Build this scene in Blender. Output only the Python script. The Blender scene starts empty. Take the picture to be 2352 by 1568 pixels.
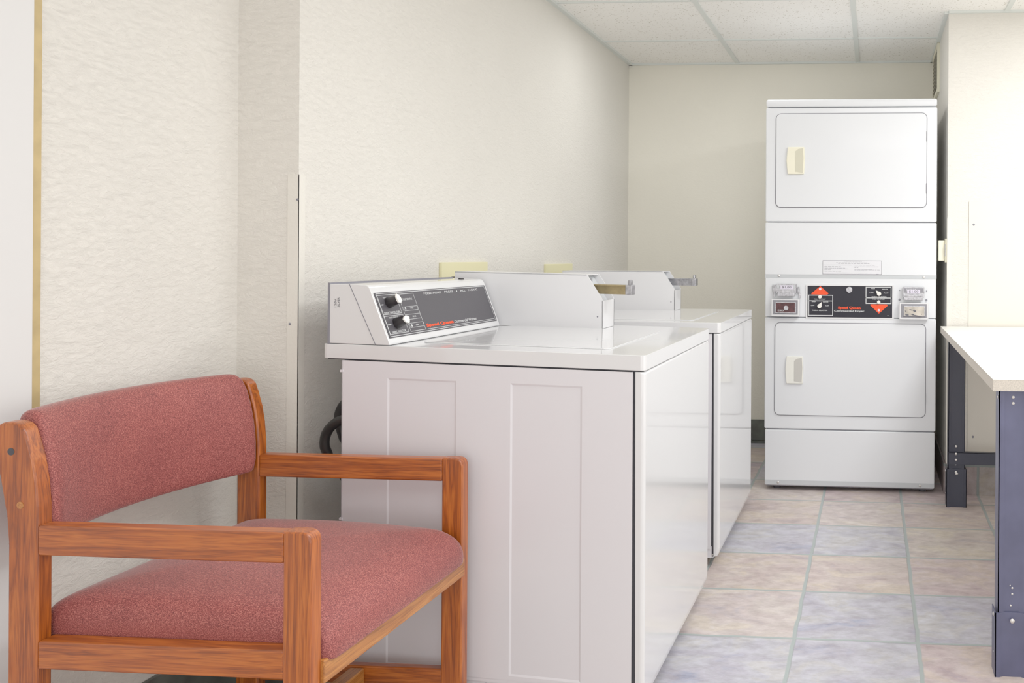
import bpy, bmesh, math, random
from mathutils import Vector, Matrix
random.seed(7)
S = bpy.context.scene
COL = S.collection

# ------------------------------------------------------------------ materials
def new_mat(name):
    m = bpy.data.materials.new(name); m.use_nodes = True
    return m, m.node_tree, m.node_tree.nodes['Principled BSDF']

def plain(name, col, rough=.5, metal=0, spec=.5, coat=0, var=.0, bump=0, bscale=300):
    m, t, b = new_mat(name)
    b.inputs['Base Color'].default_value = (*col, 1)
    b.inputs['Roughness'].default_value = rough
    b.inputs['Metallic'].default_value = metal
    b.inputs['Specular IOR Level'].default_value = spec
    b.inputs['Coat Weight'].default_value = coat
    b.inputs['Coat Roughness'].default_value = .05
    if var or bump:
        tc = t.nodes.new('ShaderNodeTexCoord'); n = t.nodes.new('ShaderNodeTexNoise')
        n.inputs['Scale'].default_value = bscale
        t.links.new(tc.outputs['Object'], n.inputs['Vector'])
        if var:
            r = t.nodes.new('ShaderNodeValToRGB')
            r.color_ramp.elements[0].position = .3; r.color_ramp.elements[1].position = .7
            r.color_ramp.elements[0].color = (*[c*(1-var) for c in col], 1)
            r.color_ramp.elements[1].color = (*[min(1, c*(1+var)) for c in col], 1)
            t.links.new(n.outputs['Fac'], r.inputs['Fac']); t.links.new(r.outputs['Color'], b.inputs['Base Color'])
        if bump:
            bp = t.nodes.new('ShaderNodeBump'); bp.inputs['Strength'].default_value = bump
            bp.inputs['Distance'].default_value = .002
            t.links.new(n.outputs['Fac'], bp.inputs['Height']); t.links.new(bp.outputs['Normal'], b.inputs['Normal'])
    return m

def wall_mat(name, col, strength=.45):
    m, t, b = new_mat(name)
    N, L = t.nodes.new, t.links.new
    b.inputs['Roughness'].default_value = .75
    b.inputs['Specular IOR Level'].default_value = .25
    tc = N('ShaderNodeTexCoord')
    n1 = N('ShaderNodeTexNoise'); n1.inputs['Scale'].default_value = 42; n1.inputs['Detail'].default_value = 6; n1.inputs['Roughness'].default_value = .68
    n1.inputs['Distortion'].default_value = 1.2
    mp = N('ShaderNodeMapping'); mp.inputs['Scale'].default_value = (1, 1, 1.9)
    L(tc.outputs['Object'], mp.inputs['Vector']); L(mp.outputs['Vector'], n1.inputs['Vector'])
    n2 = N('ShaderNodeTexNoise'); n2.inputs['Scale'].default_value = 3.0
    L(tc.outputs['Object'], n2.inputs['Vector'])
    r = N('ShaderNodeValToRGB'); r.color_ramp.elements[0].position = .35; r.color_ramp.elements[1].position = .7
    r.color_ramp.elements[0].color = (*[c*.975 for c in col], 1); r.color_ramp.elements[1].color = (*col, 1)
    L(n2.outputs['Fac'], r.inputs['Fac']); L(r.outputs['Color'], b.inputs['Base Color'])
    bp = N('ShaderNodeBump'); bp.inputs['Strength'].default_value = strength; bp.inputs['Distance'].default_value = .006
    L(n1.outputs['Fac'], bp.inputs['Height']); L(bp.outputs['Normal'], b.inputs['Normal'])
    return m

def ceiling_mat():
    m, t, b = new_mat('mineral_fibre_tile')
    N, L = t.nodes.new, t.links.new
    b.inputs['Roughness'].default_value = .9
    tc = N('ShaderNodeTexCoord')
    n = N('ShaderNodeTexNoise'); n.inputs['Scale'].default_value = 110; n.inputs['Detail'].default_value = 2
    L(tc.outputs['Object'], n.inputs['Vector'])
    r = N('ShaderNodeValToRGB'); r.color_ramp.elements[0].position = .30; r.color_ramp.elements[1].position = .37
    r.color_ramp.elements[0].color = (.50, .47, .40, 1); r.color_ramp.elements[1].color = (.95, .94, .91, 1)
    L(n.outputs['Fac'], r.inputs['Fac']); L(r.outputs['Color'], b.inputs['Base Color'])
    bp = N('ShaderNodeBump'); bp.inputs['Strength'].default_value = .3; bp.inputs['Distance'].default_value = .002
    L(n.outputs['Fac'], bp.inputs['Height']); L(bp.outputs['Normal'], b.inputs['Normal'])
    return m

def tile_mat(name, s=.376, ox=-.233, oy=4.147, grout=.0058, swap=None, dark=1.0):
    """slate look ceramic tiles laid on a grid; every tile gets its own tint"""
    m, t, b = new_mat(name)
    N, L = t.nodes.new, t.links.new
    def math_(op, a, c=None, d=None):
        k = N('ShaderNodeMath'); k.operation = op
        for i, v in enumerate((a, c, d)):
            if v is None: continue
            if isinstance(v, (int, float)): k.inputs[i].default_value = v
            else: L(v, k.inputs[i])
        return k.outputs[0]
    tc = N('ShaderNodeTexCoord'); sp = N('ShaderNodeSeparateXYZ'); L(tc.outputs['Object'], sp.inputs[0])
    X, Y = sp.outputs['X'], sp.outputs['Y']
    if swap == 'xz': Y = math_('ADD', sp.outputs['Z'], oy + s*.62)
    if swap == 'yz': X, Y = sp.outputs['Y'], math_('ADD', sp.outputs['Z'], oy + s*.62)
    wob = N('ShaderNodeTexNoise'); wob.inputs['Scale'].default_value = 9; L(tc.outputs['Object'], wob.inputs['Vector'])
    wv = math_('MULTIPLY', math_('SUBTRACT', wob.outputs['Fac'], .5), .009)
    u = math_('DIVIDE', math_('ADD', math_('SUBTRACT', X, ox), wv), s)
    v = math_('DIVIDE', math_('ADD', math_('SUBTRACT', Y, oy), wv), s)
    iu, iv = math_('FLOOR', u), math_('FLOOR', v)
    fu, fv = math_('FRACT', u), math_('FRACT', v)
    du = math_('MINIMUM', fu, math_('SUBTRACT', 1, fu)); dv = math_('MINIMUM', fv, math_('SUBTRACT', 1, fv))
    d = math_('MULTIPLY', math_('MINIMUM', du, dv), s)
    cv = N('ShaderNodeCombineXYZ'); L(iu, cv.inputs[0]); L(iv, cv.inputs[1])
    wn = N('ShaderNodeTexWhiteNoise'); wn.noise_dimensions = '3D'; L(cv.outputs[0], wn.inputs['Vector'])
    tint = N('ShaderNodeValToRGB'); tint.color_ramp.interpolation = 'CONSTANT'
    cols = [(.44, .36, .33), (.48, .42, .40), (.33, .36, .46), (.50, .44, .34), (.42, .33, .34), (.37, .38, .47), (.46, .41, .36)]
    e = tint.color_ramp.elements
    e[0].position = 0; e[0].color = (*cols[0], 1); e[1].position = 1/7; e[1].color = (*cols[1], 1)
    for i in range(2, 7):
        k = e.new(i/7); k.color = (*cols[i], 1)
    L(wn.outputs['Value'], tint.inputs['Fac'])
    # cloudy mottling, offset for each tile
    off = N('ShaderNodeVectorMath'); off.operation = 'MULTIPLY_ADD'
    L(wn.outputs['Color'], off.inputs[0]); off.inputs[1].default_value = (9, 9, 9); L(tc.outputs['Object'], off.inputs[2])
    mp = N('ShaderNodeMapping'); mp.inputs['Scale'].default_value = (1, 1.7, 1); mp.inputs['Rotation'].default_value = (0, 0, .35)
    L(off.outputs[0], mp.inputs['Vector'])
    n1 = N('ShaderNodeTexNoise'); n1.inputs['Scale'].default_value = 5; n1.inputs['Detail'].default_value = 7; n1.inputs['Roughness'].default_value = .62; n1.inputs['Distortion'].default_value = .7
    L(mp.outputs[0], n1.inputs['Vector'])
    hue = N('ShaderNodeValToRGB'); h = hue.color_ramp.elements
    h[0].position = .30; h[0].color = (.20, .21, .31, 1); h[1].position = .72; h[1].color = (.66, .64, .63, 1)
    k = h.new(.42); k.color = (.40, .33, .335, 1); k = h.new(.52); k.color = (.49, .455, .44, 1); k = h.new(.60); k.color = (.53, .47, .355, 1)
    L(n1.outputs['Fac'], hue.inputs['Fac'])
    mix = N('ShaderNodeMix'); mix.data_type = 'RGBA'; mix.inputs['Factor'].default_value = .42
    L(tint.outputs['Color'], mix.inputs['A']); L(hue.outputs['Color'], mix.inputs['B'])
    n2 = N('ShaderNodeTexNoise'); n2.inputs['Scale'].default_value = 16; n2.inputs['Detail'].default_value = 9; n2.inputs['Roughness'].default_value = .7
    L(mp.outputs[0], n2.inputs['Vector'])
    veins = N('ShaderNodeValToRGB'); veins.color_ramp.elements[0].position = .32; veins.color_ramp.elements[1].position = .62
    veins.color_ramp.elements[0].color = (.80*dark, .77*dark, .76*dark, 1); veins.color_ramp.elements[1].color = (1.18*dark, 1.18*dark, 1.18*dark, 1)
    L(n2.outputs['Fac'], veins.inputs['Fac'])
    mul = N('ShaderNodeMix'); mul.data_type = 'RGBA'; mul.blend_type = 'MULTIPLY'; mul.inputs['Factor'].default_value = 1
    L(mix.outputs['Result'], mul.inputs['A']); L(veins.outputs['Color'], mul.inputs['B'])
    g = N('ShaderNodeMapRange'); g.inputs['From Min'].default_value = grout*.75; g.inputs['From Max'].default_value = grout*1.35
    L(d, g.inputs['Value'])
    gm = N('ShaderNodeMix'); gm.data_type = 'RGBA'; gm.inputs['A'].default_value = (.30*dark, .345*dark, .34*dark, 1)
    L(g.outputs[0], gm.inputs['Factor']); L(mul.outputs['Result'], gm.inputs['B'])
    L(gm.outputs['Result'], b.inputs['Base Color'])
    b.inputs['Roughness'].default_value = .42; b.inputs['Specular IOR Level'].default_value = .35
    hsum = math_('ADD', math_('MULTIPLY', g.outputs[0], .9), math_('MULTIPLY', n2.outputs['Fac'], .25))
    bp = N('ShaderNodeBump'); bp.inputs['Strength'].default_value = .45; bp.inputs['Distance'].default_value = .004
    L(hsum, bp.inputs['Height']); L(bp.outputs['Normal'], b.inputs['Normal'])
    return m

def wood_mat(name, axis, base=(.385, .078, .006), lite=(.56, .145, .018), darkc=(.12, .019, .002), seed=0.):
    m, t, b = new_mat(name)
    N, L = t.nodes.new, t.links.new
    tc = N('ShaderNodeTexCoord'); mp = N('ShaderNodeMapping')
    sc = [38., 38., 38.]; sc[axis] = 2.2
    mp.inputs['Scale'].default_value = sc; mp.inputs['Location'].default_value = (seed, seed*1.7, seed*.6)
    L(tc.outputs['Object'], mp.inputs['Vector'])
    n1 = N('ShaderNodeTexNoise'); n1.inputs['Scale'].default_value = 1.1; n1.inputs['Detail'].default_value = 4; n1.inputs['Distortion'].default_value = .8
    L(mp.outputs[0], n1.inputs['Vector'])
    mm = N('ShaderNodeMath'); mm.operation = 'MULTIPLY'; mm.inputs[1].default_value = 9; L(n1.outputs['Fac'], mm.inputs[0])
    fr = N('ShaderNodeMath'); fr.operation = 'PINGPONG'; fr.inputs[1].default_value = 1; L(mm.outputs[0], fr.inputs[0])
    r = N('ShaderNodeValToRGB'); e = r.color_ramp.elements
    e[0].position = .0; e[0].color = (*darkc, 1); e[1].position = 1; e[1].color = (*lite, 1)
    k = e.new(.22); k.color = (*[.55*a+.45*c for a, c in zip(base, darkc)], 1); k = e.new(.5); k.color = (*base, 1)
    L(fr.outputs[0], r.inputs['Fac'])
    mp2 = N('ShaderNodeMapping'); sc2 = [420., 420., 420.]; sc2[axis] = 16.; mp2.inputs['Scale'].default_value = sc2
    L(tc.outputs['Object'], mp2.inputs['Vector'])
    n2 = N('ShaderNodeTexNoise'); n2.inputs['Scale'].default_value = 1; n2.inputs['Detail'].default_value = 2; L(mp2.outputs[0], n2.inputs['Vector'])
    r2 = N('ShaderNodeValToRGB'); r2.color_ramp.elements[0].position = .38; r2.color_ramp.elements[1].position = .52
    r2.color_ramp.elements[0].color = (.72, .66, .6, 1); r2.color_ramp.elements[1].color = (1, 1, 1, 1)
    L(n2.outputs['Fac'], r2.inputs['Fac'])
    blend = N('ShaderNodeMix'); blend.data_type = 'RGBA'; blend.inputs['Factor'].default_value = .55
    blend.inputs['A'].default_value = (*base, 1); L(r.outputs['Color'], blend.inputs['B'])
    mul = N('ShaderNodeMix'); mul.data_type = 'RGBA'; mul.blend_type = 'MULTIPLY'; mul.inputs['Factor'].default_value = 1
    L(blend.outputs['Result'], mul.inputs['A']); L(r2.outputs['Color'], mul.inputs['B'])
    L(mul.outputs['Result'], b.inputs['Base Color'])
    b.inputs['Roughness'].default_value = .36; b.inputs['Coat Weight'].default_value = .25; b.inputs['Coat Roughness'].default_value = .25
    return m

def fabric_mat():
    m, t, b = new_mat('woven_rose_upholstery')
    N, L = t.nodes.new, t.links.new
    tc = N('ShaderNodeTexCoord')
    def noise(sc, det, vec=None):
        n = N('ShaderNodeTexNoise'); n.inputs['Scale'].default_value = sc; n.inputs['Detail'].default_value = det
        L(vec or tc.outputs['Object'], n.inputs['Vector']); return n
    mp = N('ShaderNodeMapping'); mp.inputs['Scale'].default_value = (1, 1, 1.6); L(tc.outputs['Object'], mp.inputs['Vector'])
    n1 = noise(430, 3, mp.outputs[0]); n2 = noise(9, 3)
    r = N('ShaderNodeValToRGB'); e = r.color_ramp.elements
    e[0].position = .33; e[0].color = (.125, .018, .020, 1); e[1].position = .68; e[1].color = (.49, .155, .13, 1)
    k = e.new(.5); k.color = (.265, .048, .044, 1)
    L(n1.outputs['Fac'], r.inputs['Fac'])
    r2 = N('ShaderNodeValToRGB'); r2.color_ramp.elements[0].position = .3; r2.color_ramp.elements[1].position = .7
    r2.color_ramp.elements[0].color = (.88, .84, .86, 1); r2.color_ramp.elements[1].color = (1.05, 1.05, 1.02, 1)
    L(n2.outputs['Fac'], r2.inputs['Fac'])
    mul = N('ShaderNodeMix'); mul.data_type = 'RGBA'; mul.blend_type = 'MULTIPLY'; mul.inputs['Factor'].default_value = 1
    L(r.outputs['Color'], mul.inputs['A']); L(r2.outputs['Color'], mul.inputs['B']); L(mul.outputs['Result'], b.inputs['Base Color'])
    b.inputs['Roughness'].default_value = .62; b.inputs['Sheen Weight'].default_value = .35; b.inputs['Sheen Roughness'].default_value = .35
    b.inputs['Specular IOR Level'].default_value = .45
    bp = N('ShaderNodeBump'); bp.inputs['Strength'].default_value = .5; bp.inputs['Distance'].default_value = .001
    L(n1.outputs['Fac'], bp.inputs['Height']); L(bp.outputs['Normal'], b.inputs['Normal'])
    return m

M = dict(
    wall=wall_mat('painted_textured_plaster', (.80, .777, .72), .7),
    wall_back=wall_mat('painted_back_plaster', (.86, .835, .735), .3),
    ceil=ceiling_mat(),
    grid=plain('ceiling_grid_metal', (.70, .74, .72), .5),
    floor=tile_mat('slate_look_floor_tile'),
    base_x=tile_mat('slate_base_tile_facing', swap='xz', dark=.55),
    base_y=tile_mat('slate_base_tile_side', swap='yz', ox=4.1, dark=.40),
    base_shaded=plain('shaded_base_tile', (.085, .095, .085), .4, var=.3, bscale=14),  # tile base with the shade it stands in put into its colour
    enamel=plain('white_enamel', (.72, .73, .75), .12, coat=.5),
    enamel_dry=plain('white_dryer_enamel', (.715, .74, .78), .28, coat=.15),
    enamel_side=plain('white_enamel_side', (.72, .71, .755), .32),
    enamel_box=plain('white_painted_steel', (.72, .725, .75), .35),
    stripgray=plain('pale_gray_strip', (.50, .53, .56), .35),
    gap=plain('dark_gap', (.05, .05, .06), .7),
    seam=plain('gray_seam', (.22, .22, .25), .6),
    panel=plain('charcoal_panel', (.062, .059, .070), .42, spec=.3, var=.06, bscale=500),
    panel_blk=plain('black_panel', (.020, .020, .028), .6, spec=.2),
    ink=plain('pale_gray_ink', (.62, .64, .66), .5),
    inkd=plain('dark_ink', (.10, .10, .12), .6),
    inkg=plain('gray_ink', (.20, .20, .24), .6),
    red=plain('red_orange_ink', (.90, .075, .025), .6, spec=.2),
    black=plain('black_plastic', (.012, .010, .012), .3),
    hose=plain('black_rubber', (.012, .013, .014), .45),
    chrome=plain('chrome', (.40, .40, .43), .34, .9, var=.30, bscale=90),
    brass=plain('dull_brass_slide', (.36, .28, .14), .38, .6, var=.12, bscale=60),
    white=plain('white_plastic', (.85, .84, .80), .4),
    cream=plain('cream_plastic', (.84, .81, .64), .4),
    yellow=plain('pale_yellow_plastic', (.80, .76, .46), .5),
    lowercream=plain('white_cream_plastic', (.80, .80, .74), .4),
    maroon=plain('dark_maroon_paint', (.06, .014, .018), .5, var=.4, bscale=60),
    steel=plain('scratched_steel', (.50, .46, .40), .45, .4, var=.35, bscale=22),
    label=plain('white_label', (.74, .75, .80), .5),
    lilac=plain('lilac_sticker', (.70, .66, .80), .5),
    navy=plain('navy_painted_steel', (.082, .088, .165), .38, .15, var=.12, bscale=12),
    navy_shaded=plain('shaded_navy_painted_steel', (.020, .023, .042), .4, .1),  # same navy as the near legs, shade at the far end painted in
    bolt=plain('zinc_bolt', (.68, .67, .66), .3, .7),
    laminate=plain('cream_laminate', (.80, .79, .73), .42),
    lam_edge=plain('laminate_edge', (.60, .55, .48), .6, var=.15, bscale=300),
    trimw=plain('painted_door_casing', (.72, .72, .72), .5, bump=.1, bscale=60),
    tan=plain('tan_edge_strip', (.50, .37, .16), .55, var=.12, bscale=25),
    guard=plain('beige_corner_guard', (.77, .75, .685), .6, bump=.35, bscale=120),
    panelwall=plain('painted_access_panel', (.74, .71, .64), .5, bump=.05, bscale=90),
    vent=plain('painted_vent', (.70, .67, .58), .5),
    ventd=plain('vent_shadow', (.12, .11, .09), .8),
    wood_x=wood_mat('oak_grain_x', 0, seed=1.3), wood_y=wood_mat('oak_grain_y', 1, (.47, .165, .030), (.57, .235, .055), (.26, .075, .012), 2.1),
    wood_z=wood_mat('oak_grain_z', 2, seed=4.),
    fabric=fabric_mat(),
)

# ------------------------------------------------------------------ mesh helpers
def empty(name, loc, label=None, cat=None, group=None, rz=0):
    o = bpy.data.objects.new(name, None); COL.objects.link(o); o.location = loc; o.rotation_euler.z = rz
    o.empty_display_size = .05
    if label: tag(o, label, cat, group)
    return o

def tag(o, label, cat, group=None):
    o['label'] = label; o['category'] = cat
    if group: o['group'] = group
    return o

TXT = {}
def text_geo(body, bold=0., spacing=1.):
    """vertices and faces of flat lettering, normalised to a 1 x 1 box"""
    key = (body, bold, spacing)
    if key in TXT: return TXT[key]
    cu = bpy.data.curves.new('lettering', 'FONT'); cu.body = body; cu.size = 1; cu.offset = bold; cu.space_character = spacing
    cu.resolution_u = 3
    ob = bpy.data.objects.new('lettering', cu); COL.objects.link(ob)
    dg = bpy.context.evaluated_depsgraph_get(); dg.update()
    me = bpy.data.meshes.new_from_object(ob.evaluated_get(dg))
    vs = [v.co.copy() for v in me.vertices]; fs = [tuple(p.vertices) for p in me.polygons]
    bpy.data.objects.remove(ob); bpy.data.curves.remove(cu); bpy.data.meshes.remove(me)
    x0 = min(v.x for v in vs); x1 = max(v.x for v in vs); y0 = min(v.y for v in vs); y1 = max(v.y for v in vs)
    TXT[key] = ([((v.x-x0)/(x1-x0), (v.y-y0)/(y1-y0)) for v in vs], fs)
    return TXT[key]

class MB:
    def __init__(self): self.bm = bmesh.new()
    def merge(self, b):
        me = bpy.data.meshes.new('t'); b.to_mesh(me); b.free(); self.bm.from_mesh(me); bpy.data.meshes.remove(me); return self
    def prism(self, pts, axis, a, b, bev=0, seg=2):
        """polygon pts in the plane across `axis`, extruded from a to b"""
        t = bmesh.new()
        def mk(p, h):
            if axis == 0: return (h, p[0], p[1])
            if axis == 1: return (p[0], h, p[1])
            return (p[0], p[1], h)
        v0 = [t.verts.new(mk(p, a)) for p in pts]; v1 = [t.verts.new(mk(p, b)) for p in pts]
        n = len(pts); t.faces.new(v0); t.faces.new(v1[::-1])
        for i in range(n): t.faces.new((v0[i], v1[i], v1[(i+1) % n], v0[(i+1) % n]))
        bmesh.ops.recalc_face_normals(t, faces=t.faces[:])
        if bev: bmesh.ops.bevel(t, geom=t.edges[:], offset=bev, segments=seg, profile=.5, affect='EDGES', clamp_overlap=True)
        return self.merge(t)
    def box(self, x0, x1, y0, y1, z0, z1, bev=0, seg=2):
        return self.prism([(x0, y0), (x1, y0), (x1, y1), (x0, y1)], 2, z0, z1, bev, seg)
    def rrect(self, axis, u0, u1, v0, v1, a, b, r, bev=0, n=6):
        pts = []
        for cx, cy, s in ((u1-r, v1-r, 0), (u0+r, v1-r, 1), (u0+r, v0+r, 2), (u1-r, v0+r, 3)):
            for i in range(n+1):
                an = math.pi/2*(s+i/n); pts.append((cx+r*math.cos(an), cy+r*math.sin(an)))
        return self.prism(pts, axis, a, b, bev, 2)
    def ring(self, axis, u0, u1, v0, v1, a, b, r, w, n=6):
        """a rounded rectangular band of width w"""
        def loop(k):
            out = []; rr = max(r-k, .0005)
            for cx, cy, s in ((u1-r, v1-r, 0), (u0+r, v1-r, 1), (u0+r, v0+r, 2), (u1-r, v0+r, 3)):
                for i in range(n+1):
                    an = math.pi/2*(s+i/n)
                    if r-k > .0005: out.append((cx+rr*math.cos(an), cy+rr*math.sin(an)))
                    else:
                        sx = 1 if s in (0, 3) else -1; sy = 1 if s in (0, 1) else -1
                        out.append((cx+sx*(r-k), cy+sy*(r-k)))
            return out
        o_, i_ = loop(0), loop(w); t = bmesh.new()
        def mk(p, h): return (h, p[0], p[1]) if axis == 0 else ((p[0], h, p[1]) if axis == 1 else (p[0], p[1], h))
        A = [[t.verts.new(mk(p, h)) for p in l] for h in (a, b) for l in (o_, i_)]
        m = len(o_)
        for i in range(m):
            j = (i+1) % m
            for p, q in ((0, 1), (1, 3), (3, 2), (2, 0)): t.faces.new((A[p][i], A[p][j], A[q][j], A[q][i]))
        bmesh.ops.recalc_face_normals(t, faces=t.faces[:])
        return self.merge(t)
    def cyl(self, p0, p1, r0, r1=None, n=24, bev=0):
        r1 = r0 if r1 is None else r1; p0 = Vector(p0); p1 = Vector(p1); d = p1-p0
        t = bmesh.new()
        bmesh.ops.create_cone(t, cap_ends=True, segments=n, radius1=r0, radius2=r1, depth=d.length)
        if bev:
            bmesh.ops.bevel(t, geom=[e for e in t.edges if len(e.link_faces) == 2 and any(len(f.verts) > 4 for f in e.link_faces)], offset=bev, segments=2, affect='EDGES')
        t.transform(Matrix.Translation((p0+p1)/2) @ d.to_track_quat('Z', 'Y').to_matrix().to_4x4())
        return self.merge(t)
    def dome(self, c, nrm, r, h=.5):
        t = bmesh.new(); bmesh.ops.create_uvsphere(t, u_segments=14, v_segments=8, radius=r)
        t.transform(Matrix.Translation(Vector(c)) @ Vector(nrm).to_track_quat('Z', 'Y').to_matrix().to_4x4() @ Matrix.Diagonal((1, 1, h, 1)))
        return self.merge(t)
    def tube(self, pts, r, n=12):
        pts = [Vector(p) for p in pts]; t = bmesh.new(); rings = []
        up = Vector((0, 1, .01))
        for i, p in enumerate(pts):
            d = (pts[min(i+1, len(pts)-1)]-pts[max(i-1, 0)]).normalized()
            a = d.cross(up).normalized(); b = d.cross(a).normalized()
            rings.append([t.verts.new(p+a*r*math.cos(k*2*math.pi/n)+b*r*math.sin(k*2*math.pi/n)) for k in range(n)])
        for i in range(len(rings)-1):
            for k in range(n): t.faces.new((rings[i][k], rings[i][(k+1) % n], rings[i+1][(k+1) % n], rings[i+1][k]))
        t.faces.new(rings[0]); t.faces.new(rings[-1][::-1])
        bmesh.ops.recalc_face_normals(t, faces=t.faces[:])
        return self.merge(t)
    def grid(self, fn, nu, nv, close_u=False):
        t = bmesh.new(); V = [[t.verts.new(fn(i/nu, j/nv)) for j in range(nv+1)] for i in range(nu if close_u else nu+1)]
        for i in range(nu):
            for j in range(nv):
                k = (i+1) % nu if close_u else i+1
                t.faces.new((V[i][j], V[k][j], V[k][j+1], V[i][j+1]))
        bmesh.ops.remove_doubles(t, verts=t.verts[:], dist=1e-5)
        bmesh.ops.recalc_face_normals(t, faces=t.faces[:])
        return self.merge(t)
    def text(self, body, fr, u, v, w, h, bold=0., spacing=1.):
        """flat lettering; fr(u, v) -> point, box with lower left corner (u, v)"""
        vs, fs = text_geo(body, bold, spacing)
        V = [self.bm.verts.new(fr(u+a*w, v+b*h)) for a, b in vs]
        for f in fs:
            try: self.bm.faces.new([V[i] for i in f])
            except ValueError: pass
        return self
    def quad(self, fr, u0, u1, v0, v1):
        self.bm.faces.new([self.bm.verts.new(fr(a, b)) for a, b in ((u0, v0), (u1, v0), (u1, v1), (u0, v1))]); return self
    def frame(self, fr, u0, u1, v0, v1, w):
        self.quad(fr, u0, u1, v0, v0+w); self.quad(fr, u0, u1, v1-w, v1)
        self.quad(fr, u0, u0+w, v0+w, v1-w); return self.quad(fr, u1-w, u1, v0+w, v1-w)
    def poly(self, fr, pts):
        self.bm.faces.new([self.bm.verts.new(fr(*p)) for p in pts]); return self
    def disc(self, fr, u, v, r, n=24):
        return self.poly(fr, [(u+r*math.cos(k*2*math.pi/n), v+r*math.sin(k*2*math.pi/n)) for k in range(n)])
    def build(self, name, mat, parent=None, label=None, kind=None, tf=None, smooth=True, loc=None):
        me = bpy.data.meshes.new(name)
        if tf:
            for v in self.bm.verts: v.co = tf(v.co)
        if loc:
            for v in self.bm.verts: v.co -= Vector(loc)
        self.bm.to_mesh(me); self.bm.free()
        me.materials.append(mat)
        if smooth:
            for p in me.polygons: p.use_smooth = True
            me.set_sharp_from_angle(angle=math.radians(38))
        o = bpy.data.objects.new(name, me); COL.objects.link(o)
        if parent: o.parent = parent
        if loc and not parent: o.location = loc
        if smooth and name not in ('seat_cushion', 'backrest'):
            wn = o.modifiers.new('normals', 'WEIGHTED_NORMAL'); wn.keep_sharp = True; wn.weight = 80
        if label: o['label'] = label
        if kind: o['kind'] = kind
        return o

# ------------------------------------------------------------------ room shell
H = 2.378
XA, XC, YS = -1.718, -1.545, 2.243       # recessed left wall, laundry left wall, step between them
XR, YR, YB = .366, 4.33, 5.41            # alcove side, wall facing the camera on the right, back wall
MB().box(-1.72, 2.6, -2.0, 5.41, -.1, 0).build('floor', M['floor'], kind='structure', smooth=False)
MB().prism([(XA-.15, -2.0), (XA, -2.0), (XA, YS), (XC, YS), (XC, YB), (XA-.15, YB)], 2, 0, H).build('wall_left', M['wall'], kind='structure', smooth=False)
MB().box(XA-.15, 2.6, YB, YB+.12, 0, H).build('wall_back', M['wall_back'], kind='structure', smooth=False)
MB().box(XR, 2.6, YR, YB, 0, H).build('wall_alcove', M['wall'], kind='structure', smooth=False)
MB().box(2.45, 2.6, -2.0, YR, 0, H).build('wall_right', M['wall'], kind='structure', smooth=False)
MB().box(XA-.15, 2.6, -2.12, -2.0, 0, H).build('wall_front', M['wall'], kind='structure', smooth=False)
MB().box(XA-.15, 2.6, -2.12, YB+.12, H, H+.1).build('ceiling', M['ceil'], kind='structure', smooth=False)
g = MB()
for k in range(-1, 5):
    x = -.852+.75*k
    if x < XC+.05: continue
    g.box(x-.0125, x+.0125, -2.0, YB if x < XR else YR, H-.007, H)
for k in range(0, 10):
    y = 4.83-.75*k
    g.box(XC, XR if y > YR else 2.45, y-.0075, y+.0075, H-.006, H)
g.build('trim_1', M['grid'], kind='structure', smooth=False, label='white metal grid of the suspended ceiling')
g = MB()
for a in ((XC, XC+.024, YS-.01, YB), (XC, XR, YB-.016, YB), (XR-.02, XR, YR, YB), (XR, 2.45, YR-.014, YR), (XA, XA+.02, -2, YS), (XA, XC, YS-.02, YS)):
    g.box(*a, H-.012, H)
g.build('trim_2', M['grid'], kind='structure', smooth=False, label='metal wall angle around the ceiling edge')
# casing and tan strip at the left edge
MB().box(XA, XA+.014, .95, 1.655, 0, H-.02, .003).build('trim_3', M['trimw'], kind='structure', label='pale gray painted door casing')
MB().box(XA, XA+.007, 1.655, 1.678, 0, H-.02, .001).build('trim_4', M['tan'], kind='structure', label='thin tan edge strip beside the casing')
# corner guards
g = MB().box(XC-.030, XC+.0015, YS-.0015, YS, .15, 1.376).box(XC, XC+.0015, YS-.0015, YS+.025, .15, 1.376)
cg = g.build('trim_5', M['guard'], kind='structure', label='beige corner guard on the left wall corner', smooth=False)
for x, z in ((XC-.002, 1.308), (XC-.022, .973)): MB().dome((x, YS-.002, z), (0, -1, 0), .0035).build('screw', M['inkg'], cg)
g = MB().box(XR, XR+.020, YR-.0015, YR, .15, 1.36).box(XR-.0015, XR, YR-.0015, YR+.03, .15, 1.36)
g.build('trim_6', M['guard'], kind='structure', label='cream corner guard beside the dryer', smooth=False)
# tile bases
MB().box(XC, XR, YB-.012, YB, .02, .147, .002).box(XC, XR, YB-.014, YB, 0, .018).build('baseboard_back', M['base_shaded'], kind='structure')
MB().box(XR, 2.45, YR-.012, YR, 0, .150, .002).box(XR-.012, XR, YR, YB-.012, 0, .150, .002).build('baseboard_right', M['base_x'], kind='structure')
MB().box(XA, XA+.012, 1.68, YS, 0, .147, .002).box(XA, XC, YS-.012, YS, 0, .147, .002).build('baseboard_left', M['base_shaded'], kind='structure')

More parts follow.
